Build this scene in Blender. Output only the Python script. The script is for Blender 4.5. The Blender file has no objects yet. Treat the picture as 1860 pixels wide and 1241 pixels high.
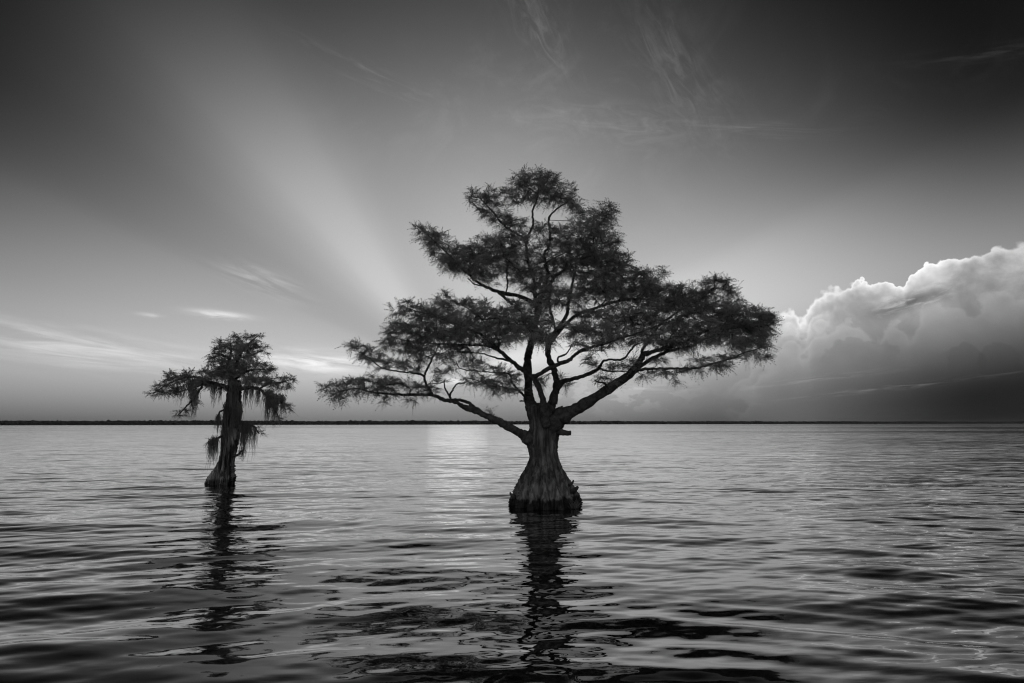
import bpy, math, random
import numpy as np
from mathutils import Vector, Matrix

random.seed(7)
RNG = np.random.default_rng(11)
SC = bpy.context.scene
COL = SC.collection
R = math.radians

# ------------------------------------------------------------------ camera
F = 1033.33                       # focal length in photograph pixels (20 mm on 36 mm)
TILT = math.atan(149.5 / F)
CAMZ = 2.0
cam = bpy.data.cameras.new('camera')
cam.lens = 20.0
cam.sensor_width = 36.0
cam.clip_start = 0.05
cam.clip_end = 30000
camo = bpy.data.objects.new('camera', cam)
COL.objects.link(camo)
camo.location = (0, 0, CAMZ)
camo.rotation_euler = (math.pi / 2 + TILT, R(0.06), 0)
SC.camera = camo
ST, CT = math.sin(TILT), math.cos(TILT)


def ray(px, py):
    x = (px - 930) / F
    u = (620.5 - py) / F
    return np.array([x, CT - u * ST, ST + u * CT])


def P(px, py, Y):
    """point on the vertical plane y = Y seen at a pixel of the photograph"""
    d = ray(px, py)
    p = d * (Y / d[1])
    p[2] += CAMZ
    return p


def AZEL(px, py):
    d = ray(px, py)
    d = d / np.linalg.norm(d)
    return math.degrees(math.atan2(d[0], d[1])), math.degrees(math.asin(d[2]))


# ------------------------------------------------------------------ render settings
SC.view_settings.view_transform = 'Standard'
SC.view_settings.look = 'None'
SC.view_settings.exposure = 0.85
SC.view_settings.gamma = 1.0
SC.view_settings.use_curve_mapping = False
SC.render.engine = 'CYCLES'
SC.cycles.pixel_filter_type = 'BLACKMAN_HARRIS'
SC.cycles.filter_width = 1.15
SC.cycles.max_bounces = 6
SC.cycles.transparent_max_bounces = 8
SC.cycles.sample_clamp_indirect = 4.0

# ------------------------------------------------------------------ world: sky
SUN_AZ, SUN_EL = AZEL(832, 690)
W = bpy.data.worlds.new('World')
SC.world = W
W.use_nodes = True
W.cycles.sampling_method = 'NONE'
NT = W.node_tree
NT.nodes.clear()


class X:
    """tiny expression builder over shader math nodes"""
    nt = NT

    def __init__(s, v):
        s.v = v

    @staticmethod
    def set(sock, v):
        if isinstance(v, X):
            v = v.v
        if isinstance(v, (int, float)):
            sock.default_value = float(v)
        elif isinstance(v, tuple):
            sock.default_value = v
        else:
            X.nt.links.new(v, sock)

    @staticmethod
    def m(op, *a, clamp=False):
        n = X.nt.nodes.new('ShaderNodeMath')
        n.operation = op
        n.use_clamp = clamp
        for i, q in enumerate(a):
            X.set(n.inputs[i], q)
        return X(n.outputs[0])

    def __add__(s, o): return X.m('ADD', s, o)
    __radd__ = __add__
    def __sub__(s, o): return X.m('SUBTRACT', s, o)
    def __rsub__(s, o): return X.m('SUBTRACT', o, s)
    def __mul__(s, o): return X.m('MULTIPLY', s, o)
    __rmul__ = __mul__
    def __truediv__(s, o): return X.m('DIVIDE', s, o)
    def __rtruediv__(s, o): return X.m('DIVIDE', o, s)
    def __neg__(s): return X.m('MULTIPLY', s, -1.0)
    def __pow__(s, o): return X.m('POWER', s, o)


def exp(a): return X.m('EXPONENT', a)
def sat(a): return X.m('ADD', a, 0.0, clamp=True)
def xmax(a, b): return X.m('MAXIMUM', a, b)
def xmin(a, b): return X.m('MINIMUM', a, b)
def mix(a, b, t): return a + (b - a) * t


def sstep(a, lo, hi, o0=0.0, o1=1.0):
    n = X.nt.nodes.new('ShaderNodeMapRange')
    n.interpolation_type = 'SMOOTHSTEP'
    X.set(n.inputs[0], a)
    for i, q in enumerate((lo, hi, o0, o1)):
        X.set(n.inputs[1 + i], q)
    return X(n.outputs[0])


def vec(x, y, z):
    n = X.nt.nodes.new('ShaderNodeCombineXYZ')
    for i, q in enumerate((x, y, z)):
        X.set(n.inputs[i], q)
    return X(n.outputs[0])


def noise(v, scale, detail=4.0, rough=0.55, dist=0.0, kind='FBM'):
    n = X.nt.nodes.new('ShaderNodeTexNoise')
    n.noise_type = kind
    X.set(n.inputs['Vector'], v)
    n.inputs['Scale'].default_value = scale
    n.inputs['Detail'].default_value = detail
    n.inputs['Roughness'].default_value = rough
    n.inputs['Distortion'].default_value = dist
    return X(n.outputs[0])


def voro(v, scale, smooth=0.6):
    n = X.nt.nodes.new('ShaderNodeTexVoronoi')
    n.feature = 'SMOOTH_F1'
    X.set(n.inputs['Vector'], v)
    n.inputs['Scale'].default_value = scale
    n.inputs['Smoothness'].default_value = smooth
    return X(n.outputs['Distance'])


def curve(a, pts, lo, hi, olo, ohi):
    """piecewise smooth curve through pts [(x, y)] with x in lo..hi and y in olo..ohi"""
    t = (a - lo) / (hi - lo)
    n = X.nt.nodes.new('ShaderNodeFloatCurve')
    c = n.mapping.curves[0]
    pts = [((x - lo) / (hi - lo), (y - olo) / (ohi - olo)) for x, y in pts]
    while len(c.points) < len(pts):
        c.points.new(0.5, 0.5)
    for p, q in zip(c.points, pts):
        p.location = q
        p.handle_type = 'AUTO_CLAMPED'
    n.mapping.update()
    X.set(n.inputs['Value'], sat(t))
    return X(n.outputs[0]) * (ohi - olo) + olo


def scaled_dir(k):
    n = X.nt.nodes.new('ShaderNodeVectorMath')
    n.operation = 'MULTIPLY'
    X.set(n.inputs[0], DIR)
    n.inputs[1].default_value = (k, k, k * 1.1)
    return X(n.outputs[0])


tc = NT.nodes.new('ShaderNodeTexCoord')
DIR = X(tc.outputs['Generated'])
sp = NT.nodes.new('ShaderNodeSeparateXYZ')
NT.links.new(DIR.v, sp.inputs[0])
dx, dy, dz = (X(sp.outputs[i]) for i in range(3))
DEG = 180 / math.pi
az = X.m('ARCTAN2', dx, dy) * DEG
el = X.m('ARCSINE', dz) * DEG

sky = NT.nodes.new('ShaderNodeTexSky')
sky.sky_type = 'NISHITA'
sky.sun_disc = False
sky.sun_elevation = R(SUN_EL)
sky.sun_rotation = R(SUN_AZ)
sky.dust_density = 2.0
sep = NT.nodes.new('ShaderNodeSeparateColor')
NT.links.new(sky.outputs[0], sep.inputs[0])
red = X(sep.outputs[0]) * 0.1            # black and white film behind a red filter
base = red * 1.25 / (1.0 + red * 3.9)     # film shoulder

# sun frame: the angle theta round the sun carries the cloud-shadow rays
sa, se = R(SUN_AZ), R(SUN_EL)
S = np.array([math.sin(sa) * math.cos(se), math.cos(sa) * math.cos(se), math.sin(se)])
SR = np.cross(S, [0, 0, 1]); SR /= np.linalg.norm(SR)
SU = np.cross(SR, S)
def dot(v): return dx * float(v[0]) + dy * float(v[1]) + dz * float(v[2])
cosr = dot(S)
rr = X.m('ARCCOSINE', cosr) * DEG
th = X.m('ARCTAN2', dot(SU), dot(SR)) * DEG
th = th + X.m('LESS_THAN', th, -90.0) * 360.0
thn = th + (noise(DIR, 1.7, 2.0) - 0.5) * 9.0
rays = curve(thn, [(-90, 1.0), (-30, 1.0), (0, 1.05), (10, 1.2), (19, 1.4), (29, 1.2), (39, 1.04), (50, 0.97),
                   (64, 1.03), (80, 1.08), (98, 1.02), (110, 0.97), (119, 1.06), (128, 1.2), (136, 1.04),
                   (143, 0.84), (151, 0.75), (158, 0.87), (166, 1.0), (175, 1.1), (190, 1.12), (215, 1.08), (270, 1.0)], -90, 270, 0, 2)
# the shadow bands deepen away from the sun
deep = sstep(rr, 2, 46, 0.75, 1.8)
rayf = xmax(rays, 0.02) ** deep
# towards the antisolar side the rays spread and vanish
rayf = mix(rayf, 1.0, sstep(rr, 60, 110))
L = base * rayf
# red filter deepens the clear upper sky in front
# haze layer over the horizon absorbs the low light
L = L * sstep(el, -2.0, 6.5, 0.2, 1.0)
# unseen sky behind the camera, brightened to fill the tree fronts
L = L * sstep(rr, 85, 140, 1.0, 1.7)
# lens vignetting put into the sky colour: upper sky darkened away from the sun
vignette = sstep(rr, 22, 52) * sstep(rr, 130, 85) * sstep(el, 2, 26)
L = L * mix(1.0, 0.07, vignette) * mix(1.0, sstep(el, 12, 44, 1.0, 0.42), sstep(rr, 110, 70))


def feat(px, py, ln, wd, ang, seed, amp, freq=(0.16, 1.1), thr=(0.42, 0.75), dist=0.6, det=3.5):
    """one cirrus streak: centre (pixel -> sky angles), half length and width in degrees, tilt"""
    a0, e0 = AZEL(px, py)
    c, s = math.cos(R(ang)), math.sin(R(ang))
    qa, qe = az - a0, el - e0
    u = qa * c + qe * s
    v = qe * c - qa * s
    g = exp(-((u / ln) ** 2.0 + (v / wd) ** 2.0)) if False else exp(-(((u * u) / (ln * ln)) + ((v * v) / (wd * wd))))
    n = noise(vec(u * freq[0], v * freq[1], seed * 3.7), 1.0, det, 0.6, dist)
    return g * sstep(n, *thr) * amp


cirrus = feat(130, 630, 9.5, 1.35, -6, 1.0, 0.42, (0.10, 1.0), (0.36, 0.74))
cirrus = cirrus + feat(480, 510, 3.3, 1.0, -17, 2.0, 0.34, (0.16, 1.1), (0.34, 0.72))
cirrus = cirrus + feat(400, 571, 2.1, 0.30, -2, 3.0, 0.55, (0.4, 2.0), (0.25, 0.6))
cirrus = cirrus + feat(272, 572, 0.8, 0.17, -2, 3.5, 0.3, (0.5, 3.0), (0.25, 0.6))
cirrus = cirrus + feat(570, 658, 5.0, 1.0, -3, 4.0, 0.55, (0.13, 1.1), (0.32, 0.68))
cirrus = cirrus + feat(830, 692, 1.7, 0.35, 1, 5.0, 0.42, (0.5, 2.0), (0.22, 0.5))
cirrus = cirrus + feat(905, 655, 4.0, 1.1, 0, 5.5, 0.12, (0.2, 1.0), (0.3, 0.7))
cirrus = cirrus + feat(860, 722, 3.0, 0.35, 3, 6.0, 0.12, (0.2, 2.0), (0.4, 0.7))
cirrus = cirrus + feat(1180, 705, 5.5, 0.45, 1, 7.0, 0.16, (0.2, 2.5), (0.4, 0.75))
cirrus = cirrus + feat(975, 40, 5.5, 1.9, -52, 20.0, 0.17, (0.3, 0.9), (0.36, 0.85), 1.5, 6.0)
cirrus = cirrus + feat(1235, 140, 7.0, 2.4, -58, 21.0, 0.14, (0.28, 0.85), (0.36, 0.85), 1.5, 6.0)
cirrus = cirrus + feat(1120, 225, 9.0, 1.8, -9, 22.0, 0.16, (0.22, 0.9), (0.36, 0.85), 1.4, 6.0)
cirrus = cirrus + feat(680, 140, 7.0, 0.9, -14, 23.0, 0.12, (0.2, 1.6), (0.42, 0.8), 1.0, 6.0)
cirrus = cirrus + feat(1350, 235, 6.0, 0.7, -12, 25.0, 0.14, (0.12, 2.0), (0.42, 0.8), 0.6, 4.0)
cirrus = cirrus + feat(1800, 97, 5.0, 0.5, -13, 24.0, 0.06, (0.2, 2.2), (0.4, 0.8), 0.5, 4.0)
# faint high cirrus, fibrous
wv = vec(az * 0.05, el * 0.05, 4.0)
wisp = noise(wv, 2.2, 8.0, 0.66, 1.6)
wm = exp(-(((az - 8.0) * (az - 8.0)) / (13.0 * 13.0) + ((el - 30.0) * (el - 30.0)) / (9.0 * 9.0)))
wm = wm + 0.5 * exp(-(((az + 8.0) * (az + 8.0)) / (11.0 * 11.0) + ((el - 29.0) * (el - 29.0)) / (4.0 * 4.0)))
wm = wm + 0.35 * exp(-(((az - 37.0) * (az - 37.0)) / (8.0 * 8.0) + ((el - 27.0) * (el - 27.0)) / (2.2 * 2.2)))
cirrus = cirrus + sstep(wisp, 0.45, 0.78) * wm * 0.10
L = L + cirrus * (0.10 + base * 1.1)

# ---- cumulus bank on the right: top edge as elevation over azimuth
def AE(px, py): return AZEL(px, py)
edge_px = [(1000, 752), (1150, 735), (1300, 690), (1385, 600), (1410, 571), (1427, 560), (1446, 565), (1457, 579), (1464, 558), (1475, 544),
           (1494, 526), (1513, 520), (1540, 517), (1568, 504), (1610, 506), (1628, 519), (1638, 524), (1649, 505), (1665, 486),
           (1719, 468), (1768, 458), (1791, 454), (1804, 444), (1823, 434), (1836, 440), (1858, 439)]
edge = [AE(*q) for q in edge_px] + [(50, 17.5), (62, 19), (80, 12), (105, 3), (120, 0)]
edge = [(0.0, 0.3)] + edge
h = curve(az, edge, 0, 120, 0, 30)
bumps = (0.45 - voro(DIR, 34.0)) * 1.2 + (0.45 - voro(DIR, 95.0)) * 1.0 + (noise(DIR, 90.0, 4.0) - 0.5) * 1.5
soft = sstep(noise(DIR, 7.0, 2.0), 0.45, 0.6)
d = h - el + bumps * 0.7 - 0.1
cm = sstep(d, -0.04, mix(0.10, 0.5, soft)) * sstep(az, 18, 28)
billow = noise(DIR, 14.0, 5.0, 0.55, 0.6)
rim = exp(-(xmax(d, 0.0) / mix(0.35, 0.9, billow))) * sstep(az, 60, 20) * sstep(az, 22, 25)
low = sstep(el, 0.0, 12.0)
body = 0.12 + 0.13 * low * sstep(az, 58, 18) + (billow - 0.5) * 0.14 * low
right_hi = exp(-(((az - 40.0) * (az - 40.0)) / 64.0 + ((el - 13.5) * (el - 13.5)) / 9.0))
body = body + right_hi * 0.16 * sstep(billow, 0.3, 0.65)
storm = sstep(el - (az - 22.0) * 0.14, -0.5, 9.0, 0.08, 1.0)
storm = mix(1.0, storm, sstep(az, 14, 40))
bumps2 = (0.45 - voro(scaled_dir(1.31), 26.0)) * 2.2 + (noise(scaled_dir(0.77), 60.0, 5.0) - 0.5) * 1.8
d2 = h - 1.5 - el + bumps2 * 1.0
inner = sstep(d2, -0.25, 0.35) * exp(-(xmax(d2, 0.0) / 1.3)) * sstep(billow, 0.35, 0.65) * 0.11
d3 = h - 3.6 - el + bumps2 * 1.5 + (billow - 0.5) * 5.0
inner = inner + sstep(d3, -0.3, 0.5) * exp(-(xmax(d3, 0.0) / 1.6)) * 0.06
cloud = (body + rim * 0.52 + inner * sstep(az, 62, 24)) * storm
L = mix(L * mix(1.0, sstep(el, 1.0, 9.0, 0.45, 1.0), sstep(az, 8, 26)), cloud, cm)
# darker nearer cumulus heads and a torn dark streak in front of the bank
def head(px, py, wa, we, amp):
    a0, e0 = AZEL(px, py)
    q = 1.0 - (((az - a0) * (az - a0)) / (wa * wa) + xmax(el - e0, (e0 - el) * 0.25) ** 2.0 / (we * we))
    return sstep(q + bumps * 0.55 - 0.1, 0.0, 0.3) * sstep(el, e0 - 1.6, e0 + 0.8, 0.0, 1.0) * amp
dark = head(1560, 640, 2.9, 1.4, 0.15) + head(1752, 652, 1.4, 1.3, 0.14) + head(1815, 650, 1.5, 1.4, 0.12) \
    + head(1425, 632, 2.2, 1.3, 0.12)
L = L * (1.0 - sat(dark))
a0, e0 = AZEL(1655, 549)
u = (az - a0) * 0.97 + (el - e0) * 0.24
v = (el - e0) * 0.97 - (az - a0) * 0.24
tear = exp(-((u * u) / 7.0 + (v * v) / 0.4)) * sstep(noise(vec(u * 0.5, v * 1.6, 9.0), 1.0, 5.0, 0.6, 0.4), 0.34, 0.55)
L = L * (1.0 - tear * 0.62)
L = L + feat(1480, 690, 5.0, 0.25, 6, 12.0, 0.05, (0.3, 3.0)) + feat(1620, 705, 8.0, 0.22, 6, 13.0, 0.05, (0.3, 3.0))
# low puffs of cumulus beyond the tree
puff = sstep(noise(vec(az * 0.5, el * 0.8, 2.0), 1.0, 5.0, 0.55), 0.5, 0.56) * exp(-(((az - 10.0) * (az - 10.0)) / 50.0 + ((el - 2.6) * (el - 2.6)) / 2.0))
L = L * (1.0 + puff * 0.28)

grey = NT.nodes.new('ShaderNodeCombineColor')
for i in range(3):
    X.set(grey.inputs[i], xmax(L, 0.003) * 10.0)
bg = NT.nodes.new('ShaderNodeBackground')
bg.inputs['Strength'].default_value = 0.1
NT.links.new(grey.outputs[0], bg.inputs['Color'])
wo = NT.nodes.new('ShaderNodeOutputWorld')
NT.links.new(bg.outputs[0], wo.inputs['Surface'])

# ------------------------------------------------------------------ sun, veiled by cloud low over the lake
sl = bpy.data.lights.new('sun', 'SUN')
sl.energy = 0.0013
sl.angle = R(6)
sl.color = (1, 1, 1)
so = bpy.data.objects.new('sun', sl)
COL.objects.link(so)
so.rotation_euler = Vector(S).to_track_quat('Z', 'Y').to_euler()
so.location = (-20, 60, 30)


# ------------------------------------------------------------------ helpers
def mat(name):
    m = bpy.data.materials.new(name)
    m.use_nodes = True
    m.node_tree.nodes.clear()
    X.nt = m.node_tree
    out = m.node_tree.nodes.new('ShaderNodeOutputMaterial')
    return m, m.node_tree, out


def principled(nt, out, rough=0.9, spec=0.2):
    b = nt.nodes.new('ShaderNodeBsdfPrincipled')
    b.inputs['Roughness'].default_value = rough
    b.inputs['Specular IOR Level'].default_value = spec
    nt.links.new(b.outputs[0], out.inputs['Surface'])
    return b


def setgrey(sock, e):
    n = X.nt.nodes.new('ShaderNodeCombineColor')
    for i in range(3):
        X.set(n.inputs[i], e)
    X.nt.links.new(n.outputs[0], sock)


def bump(nt, hgt, strength, dist, target, normal=None):
    n = nt.nodes.new('ShaderNodeBump')
    n.inputs['Strength'].default_value = strength
    n.inputs['Distance'].default_value = dist
    X.set(n.inputs['Height'], hgt)
    if normal is not None:
        nt.links.new(normal, n.inputs['Normal'])
    nt.links.new(n.outputs[0], target)
    return n.outputs[0]


def pos_node(nt, kind='Position'):
    g = nt.nodes.new('ShaderNodeNewGeometry')
    return X(g.outputs[kind])


def scaled(v, sx, sy, sz):
    n = X.nt.nodes.new('ShaderNodeVectorMath')
    n.operation = 'MULTIPLY'
    X.set(n.inputs[0], v)
    n.inputs[1].default_value = (sx, sy, sz)
    return X(n.outputs[0])


def sepz(v):
    n = X.nt.nodes.new('ShaderNodeSeparateXYZ')
    X.set(n.inputs[0], v)
    return [X(n.outputs[i]) for i in range(3)]


class Mesh:
    def __init__(s):
        s.v, s.f, s.n = [], [], 0

    def add(s, v, f):
        v = np.asarray(v, float).reshape(-1, 3)
        s.v.append(v)
        s.f += [tuple(int(i) + s.n for i in q) for q in f]
        s.n += len(v)

    def build(s, name, m, parent=None, smooth=True):
        me = bpy.data.meshes.new(name)
        v = np.concatenate(s.v) if s.v else np.zeros((0, 3))
        off = np.array(parent.matrix_world.translation) if parent is not None else 0
        if parent is not None:
            par, t = parent, Vector((0, 0, 0))
            while par is not None:
                t += par.location
                par = par.parent
            off = np.array(t)
        me.from_pydata((v - off).tolist(), [], s.f)
        if smooth:
            me.polygons.foreach_set('use_smooth', [True] * len(me.polygons))
        me.materials.append(m)
        me.update()
        o = bpy.data.objects.new(name, me)
        COL.objects.link(o)
        o.parent = parent
        return o


def quads_object(name, V, m, parent):
    """V: (n, 4, 3) array of blade quads -> one mesh"""
    n = len(V)
    par, t = parent, Vector((0, 0, 0))
    while par is not None:
        t += par.location
        par = par.parent
    me = bpy.data.meshes.new(name)
    me.vertices.add(n * 4)
    me.vertices.foreach_set('co', (V.reshape(-1, 3) - np.array(t)).astype(np.float32).ravel())
    me.loops.add(n * 4)
    me.loops.foreach_set('vertex_index', np.arange(n * 4, dtype=np.int32))
    me.polygons.add(n)
    me.polygons.foreach_set('loop_start', np.arange(0, n * 4, 4, dtype=np.int32))
    me.polygons.foreach_set('loop_total', np.full(n, 4, dtype=np.int32))
    me.materials.append(m)
    me.update(calc_edges=True)
    o = bpy.data.objects.new(name, me)
    COL.objects.link(o)
    o.parent = parent
    return o


def empty(name, loc):
    o = bpy.data.objects.new(name, None)
    o.location = loc
    o.empty_display_size = 0.3
    COL.objects.link(o)
    return o


def tag(o, label, cat, group=None, kind=None):
    o['label'] = label
    o['category'] = cat
    if group:
        o['group'] = group
    if kind:
        o['kind'] = kind
    return o


def spline(pts, n=8):
    """Catmull-Rom through rows of any width"""
    p = np.asarray(pts, float)
    if len(p) == 2:
        t = np.linspace(0, 1, n + 1)[:, None]
        return p[0] * (1 - t) + p[1] * t
    q = np.vstack([2 * p[0] - p[1], p, 2 * p[-1] - p[-2]])
    out = []
    for i in range(len(p) - 1):
        a, b, c, d_ = q[i:i + 4]
        t = np.linspace(0, 1, n, endpoint=False)[:, None]
        out.append(0.5 * ((2 * b) + (c - a) * t + (2 * a - 5 * b + 4 * c - d_) * t ** 2 + (3 * b - a - 3 * c + d_) * t ** 3))
    out.append(p[-1:])
    return np.vstack(out)


def tube(mesh, pts, rad, sides=8, rough=0.0, cap=True):
    pts = np.asarray(pts, float)
    rad = np.asarray(rad, float)
    n = len(pts)
    tan = np.gradient(pts, axis=0)
    tan /= np.linalg.norm(tan, axis=1)[:, None] + 1e-9
    up = np.array([0, 0, 1.0]) if abs(tan[0][2]) < 0.9 else np.array([1.0, 0, 0])
    u = np.cross(tan[0], up); u /= np.linalg.norm(u)
    V = []
    ph = np.arange(sides) / sides * 2 * math.pi
    lob = 1 + rough * RNG.normal(size=sides)
    for i in range(n):
        u = u - tan[i] * np.dot(u, tan[i]); u /= np.linalg.norm(u) + 1e-9
        w = np.cross(tan[i], u)
        rj = rad[i] * (lob + rough * 0.6 * RNG.normal(size=sides))
        V.append(pts[i] + np.cos(ph)[:, None] * u * rj[:, None] + np.sin(ph)[:, None] * w * rj[:, None])
    f = []
    for i in range(n - 1):
        for j in range(sides):
            k = (j + 1) % sides
            f.append((i * sides + j, i * sides + k, (i + 1) * sides + k, (i + 1) * sides + j))
    if cap:
        f.append(tuple(range(sides - 1, -1, -1)))
        f.append(tuple((n - 1) * sides + j for j in range(sides)))
    mesh.add(np.vstack(V), f)


# ------------------------------------------------------------------ materials
m_water, nt, out = mat('lake_water')
b = principled(nt, out, 0.012, 0.5)
setgrey(b.inputs['Base Color'], 0.006)
b.inputs['IOR'].default_value = 1.333
b.inputs['Coat Weight'].default_value = 0.85      # extra reflective layer, added only to brighten the water
b.inputs['Coat IOR'].default_value = 1.333
b.inputs['Coat Roughness'].default_value = 0.012
pw = pos_node(nt)
wx, wy, wz = sepz(pw)
rad = X.m('SQRT', wx * wx + wy * wy)
far = sstep(rad, 10.0, 55.0)


def slopes(v, det, rgh, dist):
    n = X.nt.nodes.new('ShaderNodeTexNoise')
    X.set(n.inputs['Vector'], v)
    n.inputs['Scale'].default_value = 1.0
    n.inputs['Detail'].default_value = det
    n.inputs['Roughness'].default_value = rgh
    n.inputs['Distortion'].default_value = dist
    c = X.nt.nodes.new('ShaderNodeSeparateColor')
    X.nt.links.new(n.outputs['Color'], c.inputs[0])
    return X(c.outputs[0]) - 0.5, X(c.outputs[1]) - 0.5


# wind ripples as slopes; gusts roughen patches and lanes of the surface
gust = sstep(noise(scaled(pw, 0.035, 0.10, 1.0), 1.0, 3.0, 0.5, 0.4), 0.35, 0.65, 0.6, 1.25)
ax1, ay1 = slopes(scaled(pw, 0.55, 4.2, 1.0), 3.0, 0.55, 0.5)
ax2, ay2 = slopes(scaled(pw, 0.16, 0.85, 1.0), 3.0, 0.6, 0.4)
ax3, ay3 = slopes(scaled(pw, 3.0, 13.0, 1.0), 1.0, 0.5, 0.4)
ax4, ay4 = slopes(scaled(pw, 7.0, 26.0, 1.0), 1.0, 0.5, 0.3)
k1 = (0.055 + 0.24 * sstep(rad, 8.0, 22.0) + 0.22 * far) * gust
lane = sstep(noise(scaled(pw, 0.0025, 0.016, 1.0), 1.0, 2.0, 0.5, 0.3), 0.38, 0.56, 0.35, 1.1)
k1 = k1 * mix(1.0, lane, far)
k2 = (0.44 * sstep(rad, 7.0, 17.0) + 0.05 * far) * mix(1.0, lane, far)
k3 = 0.085 * gust
k4 = 0.05 * gust
sx = ax1 * k1 * 0.4 + ax2 * k2 * 0.4 + ax3 * k3 * 0.5 + ax4 * k4 * 0.5
sy = ay1 * k1 + ay2 * k2 + ay3 * k3 + ay4 * k4
# far off, wave backs hide behind the fronts that face the near side
sy = mix(sy, -(X.m('ABSOLUTE', sy)), far * 0.9)
va = nt.nodes.new('ShaderNodeVectorMath')
va.operation = 'ADD'
X.set(va.inputs[0], pos_node(nt, 'Normal'))
X.set(va.inputs[1], vec(sx, sy, 0.0))
vn = nt.nodes.new('ShaderNodeVectorMath')
vn.operation = 'NORMALIZE'
nt.links.new(va.outputs[0], vn.inputs[0])
nt.links.new(vn.outputs[0], b.inputs['Normal'])
nt.links.new(vn.outputs[0], b.inputs['Coat Normal'])

m_bark, nt, out = mat('cypress_bark')
b = principled(nt, out, 0.95, 0.15)
pw = pos_node(nt)
wx, wy, wz = sepz(pw)
st = noise(scaled(pw, 14.0, 14.0, 1.6), 1.0, 5.0, 0.65, 0.3)
bl = noise(scaled(pw, 3.0, 3.0, 2.0), 1.0, 4.0, 0.6)
tide = noise(scaled(pw, 6.0, 6.0, 0.6), 1.0, 3.0)
wet = sstep(wz + (tide - 0.5) * 0.45, 0.16, 0.24)              # soaked foot below the wave line
dry = sstep(wz + (tide - 0.5) * 0.4, 0.46, 0.62, 1.0, 0.0) * wet  # pale silt band left by high water
col = (0.06 + 0.21 * sstep(st, 0.35, 0.75)) * sstep(bl, 0.25, 0.75, 0.6, 1.35)
col = (col * 1.15 + dry * (0.05 + 0.10 * sstep(st, 0.35, 0.7))) * mix(0.3, 1.0, wet)
setgrey(b.inputs['Base Color'], col)
bump(nt, st, 0.8, 0.03, b.inputs['Normal'])

m_bark2, nt, out = mat('stringy_bark')
b = principled(nt, out, 0.95, 0.15)
pw = pos_node(nt)
wx, wy, wz = sepz(pw)
st = noise(scaled(pw, 9.0, 9.0, 0.8), 1.0, 5.0, 0.65, 0.8)
bl = noise(scaled(pw, 4.0, 4.0, 1.2), 1.0, 4.0, 0.6)
col = (0.07 + 0.55 * sstep(st, 0.42, 0.64)) * sstep(bl, 0.3, 0.7, 0.55, 1.3) * sstep(wz, 0.12, 0.22, 0.45, 1.0)
setgrey(b.inputs['Base Color'], col)
bump(nt, st, 1.0, 0.06, b.inputs['Normal'])

m_limb, nt, out = mat('limb_bark')
b = principled(nt, out, 0.95, 0.15)
pw = pos_node(nt)
st = noise(scaled(pw, 9.0, 9.0, 9.0), 1.0, 4.0, 0.6)
setgrey(b.inputs['Base Color'], 0.06 + 0.12 * sstep(st, 0.3, 0.75))
bump(nt, st, 0.6, 0.02, b.inputs['Normal'])


def leaf_mat(name, lo, hi, trans):
    m, nt, out = mat(name)
    pw = pos_node(nt)
    n = noise(pw, 2.2, 3.0)
    n2 = X(nt.nodes.new('ShaderNodeNewGeometry').outputs['Random Per Island'])
    c = (lo + (hi - lo) * sstep(n, 0.3, 0.7)) * (0.75 + n2 * 0.5)
    df = nt.nodes.new('ShaderNodeBsdfDiffuse')
    tr = nt.nodes.new('ShaderNodeBsdfTranslucent')
    setgrey(df.inputs['Color'], c)
    setgrey(tr.inputs['Color'], c * trans)
    ad = nt.nodes.new('ShaderNodeAddShader')
    nt.links.new(df.outputs[0], ad.inputs[0])
    nt.links.new(tr.outputs[0], ad.inputs[1])
    nt.links.new(ad.outputs[0], out.inputs['Surface'])
    return m


m_leaf = leaf_mat('cypress_needles', 0.16, 0.36, 0.6)
m_moss = leaf_mat('hanging_moss', 0.18, 0.32, 0.35)
m_grass = leaf_mat('grass_blades', 0.12, 0.2, 0.5)

m_wood, nt, out = mat('far_wood')
b = principled(nt, out, 1.0, 0.0)
pw = pos_node(nt)
setgrey(b.inputs['Base Color'], 0.03 + 0.05 * sstep(noise(pw, 0.2, 4.0), 0.3, 0.7))
m_land, nt, out = mat('shore_soil')
b = principled(nt, out, 1.0, 0.0)
setgrey(b.inputs['Base Color'], 0.04 + 0.03 * noise(pos_node(nt), 0.3, 3.0))

# ------------------------------------------------------------------ lake
NW = 74
wr = np.random.default_rng(5)
lam = np.exp(wr.uniform(math.log(0.16), math.log(3.0), NW))
ang = wr.normal(0, 0.32, NW) + math.pi / 2 + R(6)
phs = wr.uniform(0, 2 * math.pi, NW)
slope = np.where(lam < 0.7, 0.0115, 0.0095)
kw = 2 * math.pi / lam
aw = slope / kw
CLAM = [0.23, 0.31, 0.42, 0.58, 0.85, 1.25, 1.9]


def wave(x, y):
    z = np.zeros_like(x)
    for i in range(NW):
        z += aw[i] * np.sin(kw[i] * (x * math.cos(ang[i]) + y * math.sin(ang[i])) + phs[i])
    # wake rings spreading from the photographer's boat
    r = np.hypot(x - 0.6, y + 1.5)
    t = np.arctan2(x - 0.6, y + 1.5)
    for i, l in enumerate(CLAM):
        k = 2 * math.pi / l
        wob = 1.1 * np.sin(2.3 * t + i) + 0.6 * np.sin(5.1 * t + 2 * i)
        env = 0.55 + 0.45 * np.sin(r * 0.55 + 1.7 * i + 1.5 * np.sin(2 * t + i))
        z += (0.036 if l < 0.5 else 0.047) / k * env * np.exp(-r / (9.0 if l < 0.5 else 16.0)) * np.sin(k * r + wob + 2.1 * i)
    return z


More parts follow.
